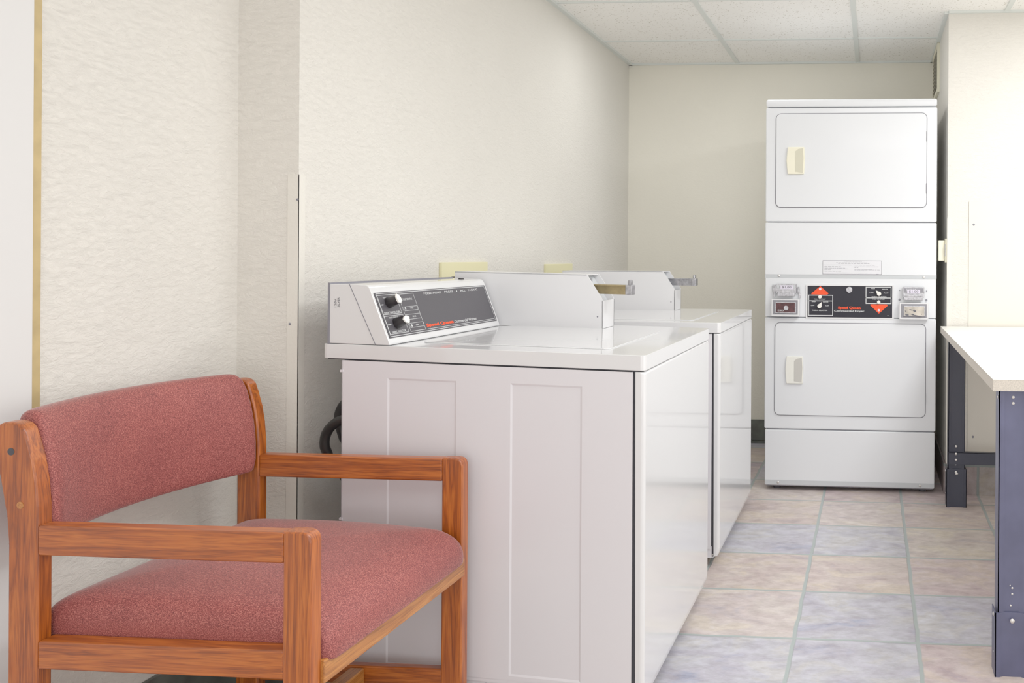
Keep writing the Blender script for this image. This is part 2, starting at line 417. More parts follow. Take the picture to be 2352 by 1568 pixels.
# ------------------------------------------------------------------ washers
def make_washer(name, loc, k, tilt, label, width=.845, group='coin operated top loading washers along the left wall'):
    root = empty(name, loc, label, 'washing machine', group)
    def W(v):                       # this machine leans and stands slightly askew
        return Vector((v.x, v.y - k*v.x, v.z - tilt*v.x))
    wd = width
    def B(mb, nm, mat, par=root, **kw):
        return mb.build(nm, M[mat], par, tf=W, **kw)
    # steel cabinet with two pressed panels on each side
    def side(y, s):
        """side sheet at y with pressed rectangles going inward by s"""
        t = MB(); xs = [-.825, -.695, -.503, -.355, -.164, -.032]
        zs = [.078, .090, .832, .873]
        d = .0022*s; e = .005
        def P(x, z, h=0): return (x, y+h, z)
        bm = t.bm
        def q(*p): bm.faces.new([bm.verts.new(a) for a in p])
        for i in range(5):
            a, b = xs[i], xs[i+1]
            q(P(a, zs[0]), P(b, zs[0]), P(b, zs[1]), P(a, zs[1])); q(P(a, zs[2]), P(b, zs[2]), P(b, zs[3]), P(a, zs[3]))
            if i in (1, 3):
                q(P(a+e, zs[1]+e, d), P(b-e, zs[1]+e, d), P(b-e, zs[2]-e, d), P(a+e, zs[2]-e, d))
                q(P(a, zs[1]), P(b, zs[1]), P(b-e, zs[1]+e, d), P(a+e, zs[1]+e, d))
                q(P(a, zs[2]), P(b, zs[2]), P(b-e, zs[2]-e, d), P(a+e, zs[2]-e, d))
                q(P(a, zs[1]), P(a, zs[2]), P(a+e, zs[2]-e, d), P(a+e, zs[1]+e, d))
                q(P(b, zs[1]), P(b, zs[2]), P(b-e, zs[2]-e, d), P(b-e, zs[1]+e, d))
            else: q(P(a, zs[1]), P(b, zs[1]), P(b, zs[2]), P(a, zs[2]))
        bmesh.ops.remove_doubles(bm, verts=bm.verts[:], dist=1e-5); bmesh.ops.recalc_face_normals(bm, faces=bm.faces[:])
        return bm
    c = MB(); c.merge(side(0, 1)); c.merge(side(wd, -1))
    c.box(-.825, -.822, 0, wd, .078, .873).box(-.824, -.033, .006, wd-.006, .868, .872).box(-.036, -.033, .001, wd-.001, .078, .873)
    c.box(-.829, -.820, -.002, .012, .842, .848).box(-.829, -.820, -.002, .012, .455, .461)
    cab = B(c, 'cabinet', 'enamel_side', smooth=False)
    B(MB().box(-.823, -.03, .004, wd-.004, .035, .079, .003).box(-.825, -.034, .0, wd, .070, .0785), 'base_rail', 'enamel_side')
    B(MB().box(-.034, -.018, .010, wd-.010, .05, .874), 'front_gap', 'gap')
    # glossy front panel: rounded vertical edges, curled bottom
    t = bmesh.new(); prof = []
    r = .012
    for i in range(6):
        a = math.pi/2*i/5; prof.append((-r+r*math.sin(a), r-r*math.cos(a)))       # x, y near edge
    prof = [(-.0255, .0)]+prof
    full = prof+[(x, wd-y) for x, y in prof[::-1]]
    rows = []
    for z, dx, dy in ((.040, -.020, 0), (.044, -.008, 0), (.055, -.002, 0), (.075, 0, 0), (.867, 0, 0), (.872, -.003, 0), (.874, -.008, 0)):
        rows.append([t.verts.new((x+(dx if x > -.02 else 0) + (.004*(1-(z-.04)/.83) if x < -.02 else 0), y, z)) for x, y in full])
    for a in range(len(rows)-1):
        for i in range(len(full)-1): t.faces.new((rows[a][i], rows[a][i+1], rows[a+1][i+1], rows[a+1][i]))
    bmesh.ops.recalc_face_normals(t, faces=t.faces[:])
    fp = MB().merge(t); B(fp, 'front_panel', 'enamel')
    # levelling feet
    for x in (-.77, -.09):
        for y in (.06, wd-.06):
            f = MB().cyl((x, y, .036), (x, y, .006), .009, n=12).cyl((x, y, .012), (x, y, .0), .020, n=16)
            fo = f.build('foot', M['gap'], root, tf=lambda v: Vector((v.x, v.y-k*v.x, v.z - tilt*v.x*(v.z/.04)**.5 if v.z > .02 else v.z)))
    if k > 0:
        B(MB().dome((-.418, .004, .056), (0, -1, 0), .009, .6).cyl((-.43, .003, .056), (-.402, .001, .054), .003, n=8), 'screw', 'inkg')
    # top with rolled edges
    B(MB().rrect(2, -.881, .0, -.001, wd+.001, .877, .915, .014, .007), 'top_panel', 'enamel')
    B(MB().box(-.87, -.012, .008, wd-.008, .8735, .8775), 'top_seam', 'gap')
    # lid set into the top
    lid = MB().rrect(2, -.655, -.125, .10, wd-.175, .915, .9175, .02, .001)
    B(lid, 'lid', 'enamel')
    # console : wedge with end caps
    cp = [(-.862, .916), (-.690, .916), (-.6895, .921), (-.744, 1.056), (-.749, 1.066), (-.757, 1.071), (-.80, 1.073), (-.862, 1.071)]
    cons = MB().prism(cp, 1, .0, .668, .004, 2)
    co = B(cons, 'console', 'enamel')
    B(MB().prism([(-.866, .914), (-.860, .914), (-.860, 1.075), (-.866, 1.075)], 1, -.001, .67), 'console_back', 'inkg')
    # seam of the end cap
    B(MB().prism([(-.806, 1.0735), (-.804, 1.0735), (-.728, .9165), (-.730, .9165)], 1, -.0006, .0), 'end_cap_seam', 'inkg', co)
    ctop = Vector((-.7465, 0, 1.0610)); cbot = Vector((-.6900, 0, .9200)); dd = (cbot-ctop).normalized(); nn = Vector((-dd.z, 0, dd.x))
    if nn.x < 0: nn = -nn
    def fr_at(h):
        def fr(s, t_): return ctop + dd*(-t_) + nn*h + Vector((0, s, 0))       # t_ negative going down
        return fr
    PB = MB(); f0 = fr_at(.0006); f1 = fr_at(.0026); f2 = fr_at(.0031)
    us, vs_ = (.008, .655), (-.138, -.012)
    q = [f1(us[0], vs_[0]), f1(us[1], vs_[0]), f1(us[1], vs_[1]), f1(us[0], vs_[1])]; p = [f0(us[0], vs_[0]), f0(us[1], vs_[0]), f0(us[1], vs_[1]), f0(us[0], vs_[1])]
    t = bmesh.new(); Q = [t.verts.new(a) for a in q]; Pv = [t.verts.new(a) for a in p]; t.faces.new(Q)
    for i in range(4): t.faces.new((Q[i], Q[(i+1) % 4], Pv[(i+1) % 4], Pv[i]))
    bmesh.ops.recalc_face_normals(t, faces=t.faces[:]); PB.merge(t)
    pan = B(PB, 'control_panel', 'panel', co, label='charcoal control panel with white lettering')
    pr = MB()
    for (a, b, c_, d_, w) in ((.0133, .6475, .0145, .1353, .0016), (.0158, .1055, .0195, .0745, .0012), (.0148, .1065, .0780, .1290, .0012), (.1160, .1955, .0203, .1295, .0012),
                              (.1218, .192, .0578, .0702, .0009), (.1195, .193, .0803, .0952, .0009), (.121, .194, .1055, .119, .0009)):
        pr.frame(f2, a, b, -d_, -c_, w)
    pr.quad(f2, .2075, .6417, -.1302, -.1290)
    for a, b in ((.1295, .0628), (.1305, .0877), (.131, .1128)): pr.quad(f2, a-.0025, a+.003, -b-.0032, -b+.0032)
    for tx, u, v, w, h in (('WASH', .153, .0655, .017, .0042), ('RINSE', .151, .0898, .018, .0042), ('SPIN', .153, .1148, .014, .0042),
                           ('CYCLE STATUS', .125, .0395, .055, .0055), ('WARM', .039, .0295, .017, .0035), ('HOT', .021, .0485, .011, .0035),
                           ('WASH TEMPERATURE', .021, .0722, .079, .0050), ('KNIT GENTLE', .037, .0858, .040, .0040), ('NORMAL', .018, .1035, .018, .0036),
                           ('FABRIC SELECTOR', .026, .1262, .068, .0055)):
        pr.text(tx, f2, u, -v, w, h, .012)
    for tx, u, v, w in (('PERMANENT', .252, .0278, .101), ('PRESS', .3745, .0278, .053), ('ALL', .4745, .0278, .034), ('FABRIC', .527, .0278, .066)):
        pr.text(tx, f2, u, -v, w, .0062, .012, 1.15)
    pr.quad(f2, .449, .454, -.0272, -.0228)
    pr.text('Commercial Washer', f2, .371, -.1245, .146, .0092, .010)
    B(pr, 'printed_lettering', 'ink', pan, smooth=False)
    B(MB().text('Speed Queen', f2, .206, -.1262, .158, .0125, .045), 'brand_lettering', 'red', pan, smooth=False, label='red orange brand lettering')
    for (u, v) in ((.057, .0425), (.060, .1010)):
        c0 = f1(u, -v); c1 = c0 + nn*.030
        kb = B(MB().cyl(c0, c1, .0155, .0125, 24, .001), 'knob', 'black', pan)
        ax = Vector((0, .35 if v < .05 else 1, 0)) + dd*(1 if v < .05 else .1); ax.normalize(); sd = ax.cross(nn)
        t = bmesh.new()
        shp = [c1+nn*h_ + ax*a_ + sd*b_ for h_ in (0, .004) for a_, b_ in ((-.015, 0), (-.009, .007), (0, .0105), (.008, .0095), (.0125, 0), (.008, -.0095), (0, -.0105), (-.009, -.007))]
        V = [t.verts.new(x) for x in shp]; t.faces.new(V[:8]); t.faces.new(V[8:][::-1])
        for i in range(8): t.faces.new((V[i], V[(i+1) % 8], V[8+(i+1) % 8], V[8+i]))
        bmesh.ops.recalc_face_normals(t, faces=t.faces[:])
        B(MB().merge(t), 'knob_pointer', 'white', kb, label='white pointer cap')
    B(MB().cyl((-.762, .535, 1.0725), (-.762, .535, 1.0765), .0085, n=20), 'lock_hole', 'black', co)
    # small sticker text on the end cap
    if k > 0:
        fs = lambda u, v: Vector((-.842-v, -.0008, 1.025+u))
        B(MB().text('SILVER', fs, -.014, -.010, .026, .006, .01).text('120V', fs, -.014, -.001, .022, .006, .01), 'sticker_lettering', 'inkd', co, smooth=False)
    # coin box housing
    a, b = .683, .812
    bp = [(-.86, .916), (-.333, .916), (-.333, 1.012), (-.388, 1.094), (-.86, 1.094)]
    op = [(-.86, .916), (-.333, .916), (-.333, 1.012), (-.375, .990), (-.43, 1.060), (-.388, 1.094), (-.86, 1.094)]
    cb = MB().prism(bp, 1, a, a+.0035).prism(bp, 1, b-.0035, b)
    cb.box(-.86, -.390, a, b, 1.0905, 1.094).box(-.3365, -.333, a, b, .916, 1.008)
    cb.prism([(-.333, 1.012), (-.338, 1.012), (-.36, 1.0), (-.42, 1.09), (-.39, 1.0935), (-.42, 1.0935), (-.44, 1.085), (-.365, .990), (-.333, 1.004)], 1, a+.003, b-.003) if False else None
    cbx = B(cb, 'coin_box', 'enamel_box')
    B(MB().prism([(-.348, .995), (-.352, .992), (-.412, 1.084), (-.408, 1.088)], 1, a+.004, b-.004), 'face_plate', 'stripgray', cbx)
    B(MB().cyl((-.350, a-.0005, .955), (-.350, a, .955), .003, n=10), 'rivet', 'inkg', cbx)
    if True:
        z0 = 1.048
        # chrome slide: bar standing on edge with a push tab
        sl = MB().box(-.40, -.255, a+.060, a+.064, z0-.020, z0+.012).box(-.40, -.255, a+.030, a+.064, z0+.010, z0+.013)
        B(sl, 'coin_slide', 'brass' if k > .05 else 'chrome', cbx, label='dull brass coin slide' if k > .05 else 'gray metal coin slide')
        B(MB().box(-.262, -.240, a+.022, a+.070, z0-.020, z0+.014, .003).box(-.256, -.246, a+.030, a+.064, z0+.012, z0+.030, .003), 'push_tab', 'chrome', cbx, label='shiny coin slide end')
        B(MB().box(-.413, -.395, a+.02, a+.08, z0-.02, z0+.032, .002), 'slide_guide', 'chrome', cbx)
    return root, B

w1, B1 = make_washer('washing_machine', (-.560, 2.120, 0), .08, .014, 'nearest white coin operated washer, its full side panel beside the armchair')
# black hoses behind the near washer
def arc(cx, cy, cz, rx, rz, a0, a1, dy=0, n=14):
    return [(cx+rx*math.cos(math.radians(a0+(a1-a0)*i/n)), cy+dy*i/n, cz+rz*math.sin(math.radians(a0+(a1-a0)*i/n))) for i in range(n+1)]
B1(MB().tube(arc(-.835, .06, .640, .080, .068, 40, 190)+[(-.905, .07, .59), (-.875, .08, .555), (-.845, .09, .50), (-.82, .10, .20)], .013), 'drain_hose', 'hose', label='black rubber hose')
B1(MB().tube(arc(-.855, .13, .69, .065, .065, 40, 190)+[(-.905, .13, .64), (-.87, .14, .58), (-.83, .16, .50), (-.82, .16, .25)], .013), 'fill_hose', 'hose', label='black rubber hose')
w2, B2 = make_washer('washing_machine', (-.565, 3.215, 0), .02, .0, 'far white coin operated washer, between the near washer and the stacked dryer')

# ------------------------------------------------------------------ stacked dryer
DX, DY, DW = -.537, 4.32, .850
dry = empty('stacked_dryer', (DX, DY, 0), 'tall white coin operated dryer with two stacked doors at the end of the room', 'dryer')
def D(mb, nm, mat, par=dry, **kw): return mb.build(nm, M[mat], par, **kw)
cab = MB()
cab.box(.004, DW-.004, .0, .76, .025, .302, .006).box(.0, DW, .0, .76, .306, .862, .008)
cab.box(.002, DW-.002, .004, .76, .864, 1.060, .003).box(.0, DW, .0, .76, 1.073, 1.335, .006)
cab.box(.0, DW, .0, .76, 1.338, 1.906, .008).box(.001, DW-.001, -.002, .76, 1.909, 1.948, .010)
D(cab, 'cabinet', 'enamel_dry')
D(MB().box(.012, DW-.012, .012, .75, .02, 1.93), 'seam_shadow', 'seam')
D(MB().box(.0, DW, .003, .02, 1.058, 1.078), 'trim_strip', 'stripgray', label='pale gray steel strip')
D(MB().box(.006, DW-.006, -.0015, .004, .030, .052), 'trim_strip', 'stripgray', label='pale gray steel strip')
for x, z, y in ((.070, 1.069, .002), (.788, 1.066, .002), (.072, .040, -.003), (.775, .040, -.003)): D(MB().dome((x, y, z), (0, -1, 0), .0065, .5), 'screw', 'bolt')
for x in (.06, .79):
    for y in (.06, .70): D(MB().cyl((x, y, 0), (x, y, .03), .018, n=14), 'foot', 'gap')
def dryer_door(z0, z1, hmat):
    dr = D(MB().rrect(1, .0535, .797, z0+.004, z1-.004, -.0075, .004, .024, .002), 'door', 'enamel_dry')
    D(MB().ring(1, .0495, .801, z0, z1, -.0012, .003, .028, .0055), 'door_gap', 'seam', dr)
    cx0, cx1 = .108, .194; zc = z0+(z1-z0)*.505+.0; hz = .067
    if hmat == 'cream': zc = 1.641
    else: zc = .602
    pts = [(cx0+.004, zc-hz), (cx1, zc-hz), (cx1+.002, zc), (cx1, zc+hz), (cx0+.004, zc+hz), (cx0-.002, zc)]
    hd = D(MB().prism(pts, 1, -.019, -.006, .003), 'handle', hmat, dr, label='cream recessed plastic handle')
    rec = [(cx0+.042, zc-hz+.012), (cx1-.006, zc-hz+.006), (cx1-.003, zc+hz*.2), (cx1-.006, zc+hz-.006), (cx0+.056, zc+hz-.010), (cx0+.042, zc+hz-.022)]
    D(MB().prism(rec, 1, -.0198, -.0185), 'finger_recess', 'recess_'+hmat, hd)
    for z in (z1-.115, z0+.10): D(MB().box(.7955, .800, -.010, .0, z-.028, z+.022, .001), 'hinge', 'seam', dr)
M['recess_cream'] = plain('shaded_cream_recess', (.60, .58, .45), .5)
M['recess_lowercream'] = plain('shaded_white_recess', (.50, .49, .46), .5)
dryer_door(1.407, 1.878, 'cream')
dryer_door(.373, .838, 'lowercream')
# instruction label
def fd(h): return lambda u, v: Vector((u, h, v))
lb = D(MB().box(.287, .582, -.0005, .001, 1.0775, 1.1475), 'instruction_label', 'label')
f = fd(-.0009)
D(MB().frame(f, .288, .581, 1.0785, 1.1465, .0020), 'label_border', 'seam', lb, smooth=False)
t = MB()
t.text('OPERATING INSTRUCTIONS', f, .392, 1.1415, .090, .0046, .02)
R = random.Random(3)
def words(u0, u1, v):
    u = u0
    while u < u1-.008:
        w = R.uniform(.006, .018); w = min(w, u1-u); t.quad(f, u, u+w, v, v+.0014); u += w+.003
words(.355, .515, 1.1350); words(.365, .520, 1.1310)
for (a, b, v) in ((.297, .430, 1.1235), (.297, .385, 1.1160), (.297, .400, 1.1085), (.297, .415, 1.1045), (.297, .330, 1.1005), (.297, .380, 1.0925),
                  (.446, .545, 1.1235), (.446, .574, 1.1155), (.446, .465, 1.1110), (.446, .540, 1.1040), (.446, .574, 1.1000), (.446, .505, 1.0960),
                  (.355, .520, 1.0850), (.553, .575, 1.0800)): words(a, b, v)
D(t, 'label_lettering', 'inkg', lb, smooth=False)
# control panel; U, V in units of 2.146 mm counted from the cabinet's left edge / 655 line
def U(px): return (px-1757.5)*.002151
def V(py, px=1955): return 1.0225-(py-655-(px-1857)*.013)*.00216
cp = D(MB().rrect(1, U(1853), U(2056), V(733), V(654), -.002, .006, .004, .001), 'panel_bezel', 'enamel_box')
D(MB().box(U(1857), U(2052), -.003, .0, V(729.5), V(657)), 'control_panel', 'panel_blk', cp, label='black control panel with red arrows')
f = fd(-.0035); t = MB()
t.frame(f, U(1859), U(1916), V(726), V(678), .0035).quad(f, U(1859), U(1916), V(692.7), V(691))
t.frame(f, U(1991), U(2050), V(697.5), V(658.5), .0035).quad(f, U(1991), U(2050), V(684.8), V(683))
for tx, x0, x1, y, h in (('PUSH TO START', 1873, 1899, 689.0, 2.2), ('HIGH', 1867, 1876, 694.8, 2), ('DELICATE', 1893, 1905, 695.2, 2), ('LOW', 1865, 1873, 703.5, 2), ('FLUFF', 1898, 1907, 704, 2),
                         ('FABRIC SELECTOR', 1869, 1903, 715, 2.6), ('HIGH', 2003, 2012, 663.5, 2.2), ('DELICATE', 2028, 2041, 665, 2), ('LOW', 2000, 2009, 673, 2), ('FLUFF', 2033, 2043, 673.5, 2),
                         ('FABRIC SELECTOR', 2005, 2039, 682.6, 2.6), ('PUSH TO START', 2007, 2035, 687.8, 2.2)):
    dy = .013*(1955-(x0+x1)/2)
    t.text(tx, f, U(x0), V(y+dy*0), U(x1)-U(x0), h*.00216, .02)
t.text('Commercial Dryer', f, U(1918.5), V(717.3), U(1988.5)-U(1918.5), .0102, .02)
t.text('10', f, U(2041), V(725), .006, .003, .01)
D(t, 'printed_lettering', 'ink', cp, smooth=False)
f2 = fd(-.0037)
rd = MB().poly(f2, [(U(1866), V(677)), (U(1866), V(674.5)), (U(1886.5), V(658)), (U(1906), V(674.5)), (U(1902), V(677.5))])
D(rd, 'arrow_mark', 'red', cp, smooth=False, label='red orange up arrow')
rd = MB().poly(f2, [(U(2021.5), V(720)), (U(2041.5), V(701.5)), (U(2040), V(698.5)), (U(2003), V(698.5)), (U(2001.5), V(700.5))])
D(rd, 'arrow_mark', 'red', cp, smooth=False, label='red orange down arrow')
D(MB().text('Speed Queen', f2, U(1927.5), V(711.7), U(1979.5)-U(1927.5), .0165, .05), 'brand_lettering', 'red', cp, smooth=False)
def knob(px, py, ang):
    c = Vector((U(px), -.003, V(py)))
    pts = []
    for i in range(20):
        a = math.pi*2*i/20; r_ = .0105; pts.append((c.x+r_*math.cos(a), c.z+r_*math.sin(a)))
    a = math.radians(ang); tip = (c.x+.023*math.cos(a), c.z+.023*math.sin(a))
    body = MB().prism(pts, 1, -.020, -.003, .0015)
    l = (c.x+.0095*math.cos(a+1.3), c.z+.0095*math.sin(a+1.3)); r_ = (c.x+.0095*math.cos(a-1.3), c.z+.0095*math.sin(a-1.3))
    body.prism([l, tip, r_], 1, -.019, -.004, .001)
    D(body, 'knob', 'white', cp)
knob(1885, 703.5, 62); knob(2021.6, 674, 135)
for px, py in ((1885.8, 682.4), (2021, 693.3)): D(MB().cyl((U(px), -.003, V(py)), (U(px), -.012, V(py)), .0085, n=20, bev=.001), 'push_button', 'white', cp)
for px, py in ((1886, 664.5), (2021.3, 712)): D(MB().cyl((U(px), -.003, V(py)), (U(px), -.0045, V(py)), .0060, n=16), 'indicator_lamp', 'lilac', cp)
lk = D(MB().cyl((U(1953.4), -.003, V(665.6)), (U(1953.4), -.010, V(665.6)), .0145, n=28, bev=.0015), 'key_lock', 'chrome', cp)
D(MB().box(U(1953.4)-.006, U(1953.4)+.006, -.0108, -.0098, V(665.6)-.0012, V(665.6)+.0012), 'keyhole', 'gap', lk)
# coin slides and coin vaults
def slide(px0, px1, py0, py1, stub, left):
    z1, z0 = V(py0), V(py1)
    s_ = D(MB().box(U(px0), U(px1), -.030, -.001, z0+.006, z1, .002), 'coin_slide', 'chrome')
    D(MB().prism([(U(px0)+.004, z1-.006), (U(px1)-.004, z1-.006), (U(px1)-.004, z0+.030), (U(px0)+.004, z0+.030)], 1, -.0315, -.029), 'slot_plate', 'stripgray' if left else 'seam', s_)
    n = 7 if left else 5
    for i in range(n): D(MB().box(U(px0)+.018+i*.010, U(px0)+.0225+i*.010, -.0325, -.031, z1-.020, z1-.008), 'coin_slot', 'gap' if left else 'chrome', s_)
    st = D(MB().box(U(px0)+.022, U(px0)+.084, -.033, -.0315, z0+.026, z0+.045), 'price_sticker', 'lilac', s_)
    ff = fd(-.0334); D(MB().text('$1.00', ff, U(px0)+.030, z0+.029, .046, .012, .01), 'price_lettering', 'inkd', st, smooth=False)
    D(MB().box(U(px0)+.006, U(px1)-.008, -.034, -.004, z0-stub*.00216, z0+.013, .002).box(U(px0)+.004, U(px1)-.008, -.036, -.03, z0+.012, z0+.022, .001), 'push_bar', 'chrome', s_)
    if left:
        D(MB().box(U(1775.5), U(1784), -.006, .0, V(671), V(656), .001).box(U(1777), U(1781), -.008, .0, V(684), V(670.5), .001), 'bracket', 'chrome', s_)
        D(MB().box(U(1834), U(1839), -.006, .0, V(676), V(660), .001).box(U(1837), U(1841), -.008, .0, V(686), V(675), .001), 'bracket', 'chrome', s_)
    else:
        for px, py, r_ in ((2069, 665.6, .0028), (2130.6, 667, .0028), (2068.6, 687.5, .0055), (2130, 688, .0055)): D(MB().cyl((U(px), -.0005, V(py)), (U(px), .006, V(py)), r_, n=14), 'screw_hole', 'inkg', s_)
slide(1785, 1832, 653.5, 677, 4.5, True)
slide(2075.5, 2124.5, 658, 684.5, 3.5, False)
def vault(px0, px1, py0, py1, inner, label):
    v_ = D(MB().box(U(px0)-.008, U(px1)+.008, -.034, .0, V(py1)-.010, V(py0)+.004, .003), 'coin_vault', 'enamel_box')
    D(MB().box(U(px0), U(px1), -.0348, -.033, V(py1), V(py0)), 'vault_recess', 'seam', v_)
    d_ = D(MB().box(U(px0)+.012, U(px1)-.008, -.040, -.034, V(py1)+.006, V(py0)-.009, .0015), 'vault_door', 'chrome', v_)
    D(MB().box(U(px0)+.017, U(px1)-.013, -.041, -.0395, V(py1)+.010, V(py0)-.013), 'vault_face', inner, d_, label=label)
    return v_, d_
v_, d_ = vault(1778, 1835.5, 690, 723, 'maroon', 'dark maroon coin box face')
D(MB().cyl((U(1809), -.041, V(708)), (U(1809), -.047, V(708)), .0115, n=24, bev=.001), 'lock', 'chrome', v_)
D(MB().text('ESD', fd(-.0414), U(1790), V(715.5), .030, .0075, .01), 'vault_lettering', 'ink', v_, smooth=False)
v_, d_ = vault(2071.5, 2130, 696, 727, 'steel', 'scratched steel coin box face')
sm = MB()
for px, py, a, w_, h_ in ((2094, 709.5, -15, 5, 1.2), (2102, 712, -15, 4, 3), (2082, 713, -50, 3, 1), (2085, 721, 0, 5, 2), (2098, 720, 0, 4, 2), (2108, 723, -10, 12, 1.5), (2118, 719, -40, 1.5, .8)):
    c, s = math.cos(math.radians(a)), math.sin(math.radians(a))
    pts = [(U(px)+(x*c-y*s)*.00215, V(py)+(x*s+y*c)*.00215) for x, y in ((-w_, 0), (-w_*.4, h_), (w_*.6, h_*.7), (w_, -h_*.2), (w_*.2, -h_))]
    D(MB().poly(fd(-.0413), pts), 'scuff_mark', 'inkd', v_, smooth=False)

# ------------------------------------------------------------------ armchair
CR = (-1.30, 1.81, 0)
ch = empty('armchair', CR, 'oak armchair with dusty rose upholstery standing against the left wall in front of the washer', 'chair')
def C(mb, nm, mat, par=ch, **kw): return mb.build(nm, M[mat], par, loc=CR, **kw)
YN, YF, T = 1.507, 2.090, .031
def tilt_post():
    return [(-1.600, .0), (-1.600, .62), (-1.604, .67), (-1.617, .74), (-1.632, .80), (-1.634, .822), (-1.628, .836), (-1.612, .845), (-1.594, .846), (-1.580, .842), (-1.570, .832),
            (-1.563, .812), (-1.552, .775), (-1.545, .735), (-1.541, .69), (-1.540, .64), (-1.540, .0)]
for y in (YN, YF):
    rp = C(MB().prism(tilt_post(), 1, y, y+T, .005, 3), 'back_post', 'wood_z')
    if y == YN:
        C(MB().cyl((-1.594, y-.0006, .791), (-1.594, y+.004, .791), .0068, n=18), 'screw_hole', 'gap', rp, label='dark counterbored screw hole')
        C(MB().cyl((-1.575, y-.0006, .692), (-1.575, y+.004, .692), .0068, n=18), 'wood_plug', 'wood_y', rp)
    # front leg, its top corner rounded over
    fp = [(-1.064, .0), (-1.011, .0), (-1.011, .638), (-1.0135, .648), (-1.020, .6545), (-1.030, .657), (-1.064, .657)]
    C(MB().prism(fp, 1, y, y+T+.002, .004, 3), 'front_leg', 'wood_z')
    C(MB().box(-1.542, -1.063, y+.0005, y+T+.001, .599, .6555, .005, 3), 'armrest', 'wood_x')
    C(MB().box(-1.541, -1.063, y+.001, y+T+.006, .388, .440, .004, 3), 'side_rail', 'wood_x')
    C(MB().box(-1.541, -1.063, y+.004, y+T-.003, .085, .132, .004, 3), 'side_stretcher', 'wood_x')
C(MB().box(-1.030, -1.004, YN+T, YF+.002, .368, .412, .003, 3), 'front_rail', 'wood_y')
C(MB().box(-1.585, -1.560, YN+T, YF+.002, .368, .412, .003, 3), 'back_rail', 'wood_y')
C(MB().box(-1.300, -1.262, YN+T-.004, YF+.004, .088, .128, .004, 3), 'cross_stretcher', 'wood_y')
# seat cushion
sx0, sx1, sy0, sy1 = -1.575, -.996, YN+T+.004, YF-.002
def cushion(bx0, bx1, by0, by1):
    cx, cy, hx, hy = (bx0+bx1)/2, (by0+by1)/2, (bx1-bx0)/2, (by1-by0)/2
    def outline(a, k):        # superellipse
        c, s = math.cos(a), math.sin(a); e = 2/26
        return (cx+hx*k*math.copysign(abs(c)**e, c), cy+hy*k*math.copysign(abs(s)**e, s))
    rings = [(0, .524), (.3, .523), (.55, .521), (.75, .516), (.87, .510), (.94, .502), (.98, .490), (.997, .474), (1.0, .458), (.998, .442), (.985, .428), (.97, .418), (.6, .416), (0, .416)]
    m = 96
    def fn(u, v):
        i = v*(len(rings)-1); j = int(round(i)); k, z = rings[j]
        x, y = outline(u*2*math.pi + .0, k)
        f = (x-bx0)/(bx1-bx0)
        if z > .44:
            z -= .026*max(0, (f-.45)/.55)**2 + .008*max(0, (.3-f)/.3)**2
        # front corners pull down over the rail
        if f > .9: z -= .016*((f-.9)/.1)
        x = min(x, bx1)
        if z > .44 and f > .98: x -= .006*(z-.44)/.05
        return (x, y, z)
    return MB().grid(fn, m, len(rings)-1, close_u=True)
C(cushion(sx0, sx1, sy0, sy1), 'seat_cushion', 'fabric')
# curved back cushion between the posts
def back():
    n = 24
    def centre(s):            # bows backwards in the middle
        return -(1-(2*s-1)**2)
    prof = []                 # closed profile (depth offset, height)
    zt, zb = .862, .625
    pf = [(-1.550, .618), (-1.540, .612), (-1.533, .628), (-1.533, .69), (-1.538, .74), (-1.548, .79), (-1.560, .83), (-1.572, .852), (-1.588, .861), (-1.606, .861), (-1.622, .851), (-1.624, .825), (-1.612, .77), (-1.600, .72), (-1.592, .67), (-1.580, .630), (-1.565, .616)]
    def fn(u, v):
        k = int(round(u*len(pf))) % len(pf); x, z = pf[k]; s = v
        y = YN+T-.002+(YF-YN-T+.004)*s
        c = centre(s)
        # tuck the ends in
        e = min(s, 1-s); q = max(0, 1-e/.022)**2
        xm = -1.573+(z-.74)*-.15
        x = x+(xm-x)*.22*q
        z = z-(.005 if z > .74 else -.003)*q
        if z > .8: z += .003*math.sin(math.pi*s)
        if z < .68: z -= .004*math.sin(math.pi*s)
        return (x+c*(.050+.022*max(0, min(1, (.80-z)/.15))), y, z)
    b = MB(); m = len(pf)
    t = bmesh.new(); V_ = [[t.verts.new(fn(i/m, j/n)) for j in range(n+1)] for i in range(m)]
    for i in range(m):
        for j in range(n): t.faces.new((V_[i][j], V_[(i+1) % m][j], V_[(i+1) % m][j+1], V_[i][j+1]))
    t.faces.new([V_[i][0] for i in range(m)]); t.faces.new([V_[i][n] for i in range(m)][::-1])
    bmesh.ops.recalc_face_normals(t, faces=t.faces[:])
    return b.merge(t)
bk = C(back(), 'backrest', 'fabric')
md = bk.modifiers.new('soft', 'SUBSURF'); md.levels = 2; md.render_levels = 2
sc_ = ch.children
for o in sc_:
    if o.name.startswith('seat_cushion'):
        md = o.modifiers.new('soft', 'SUBSURF'); md.levels = 1; md.render_levels = 2

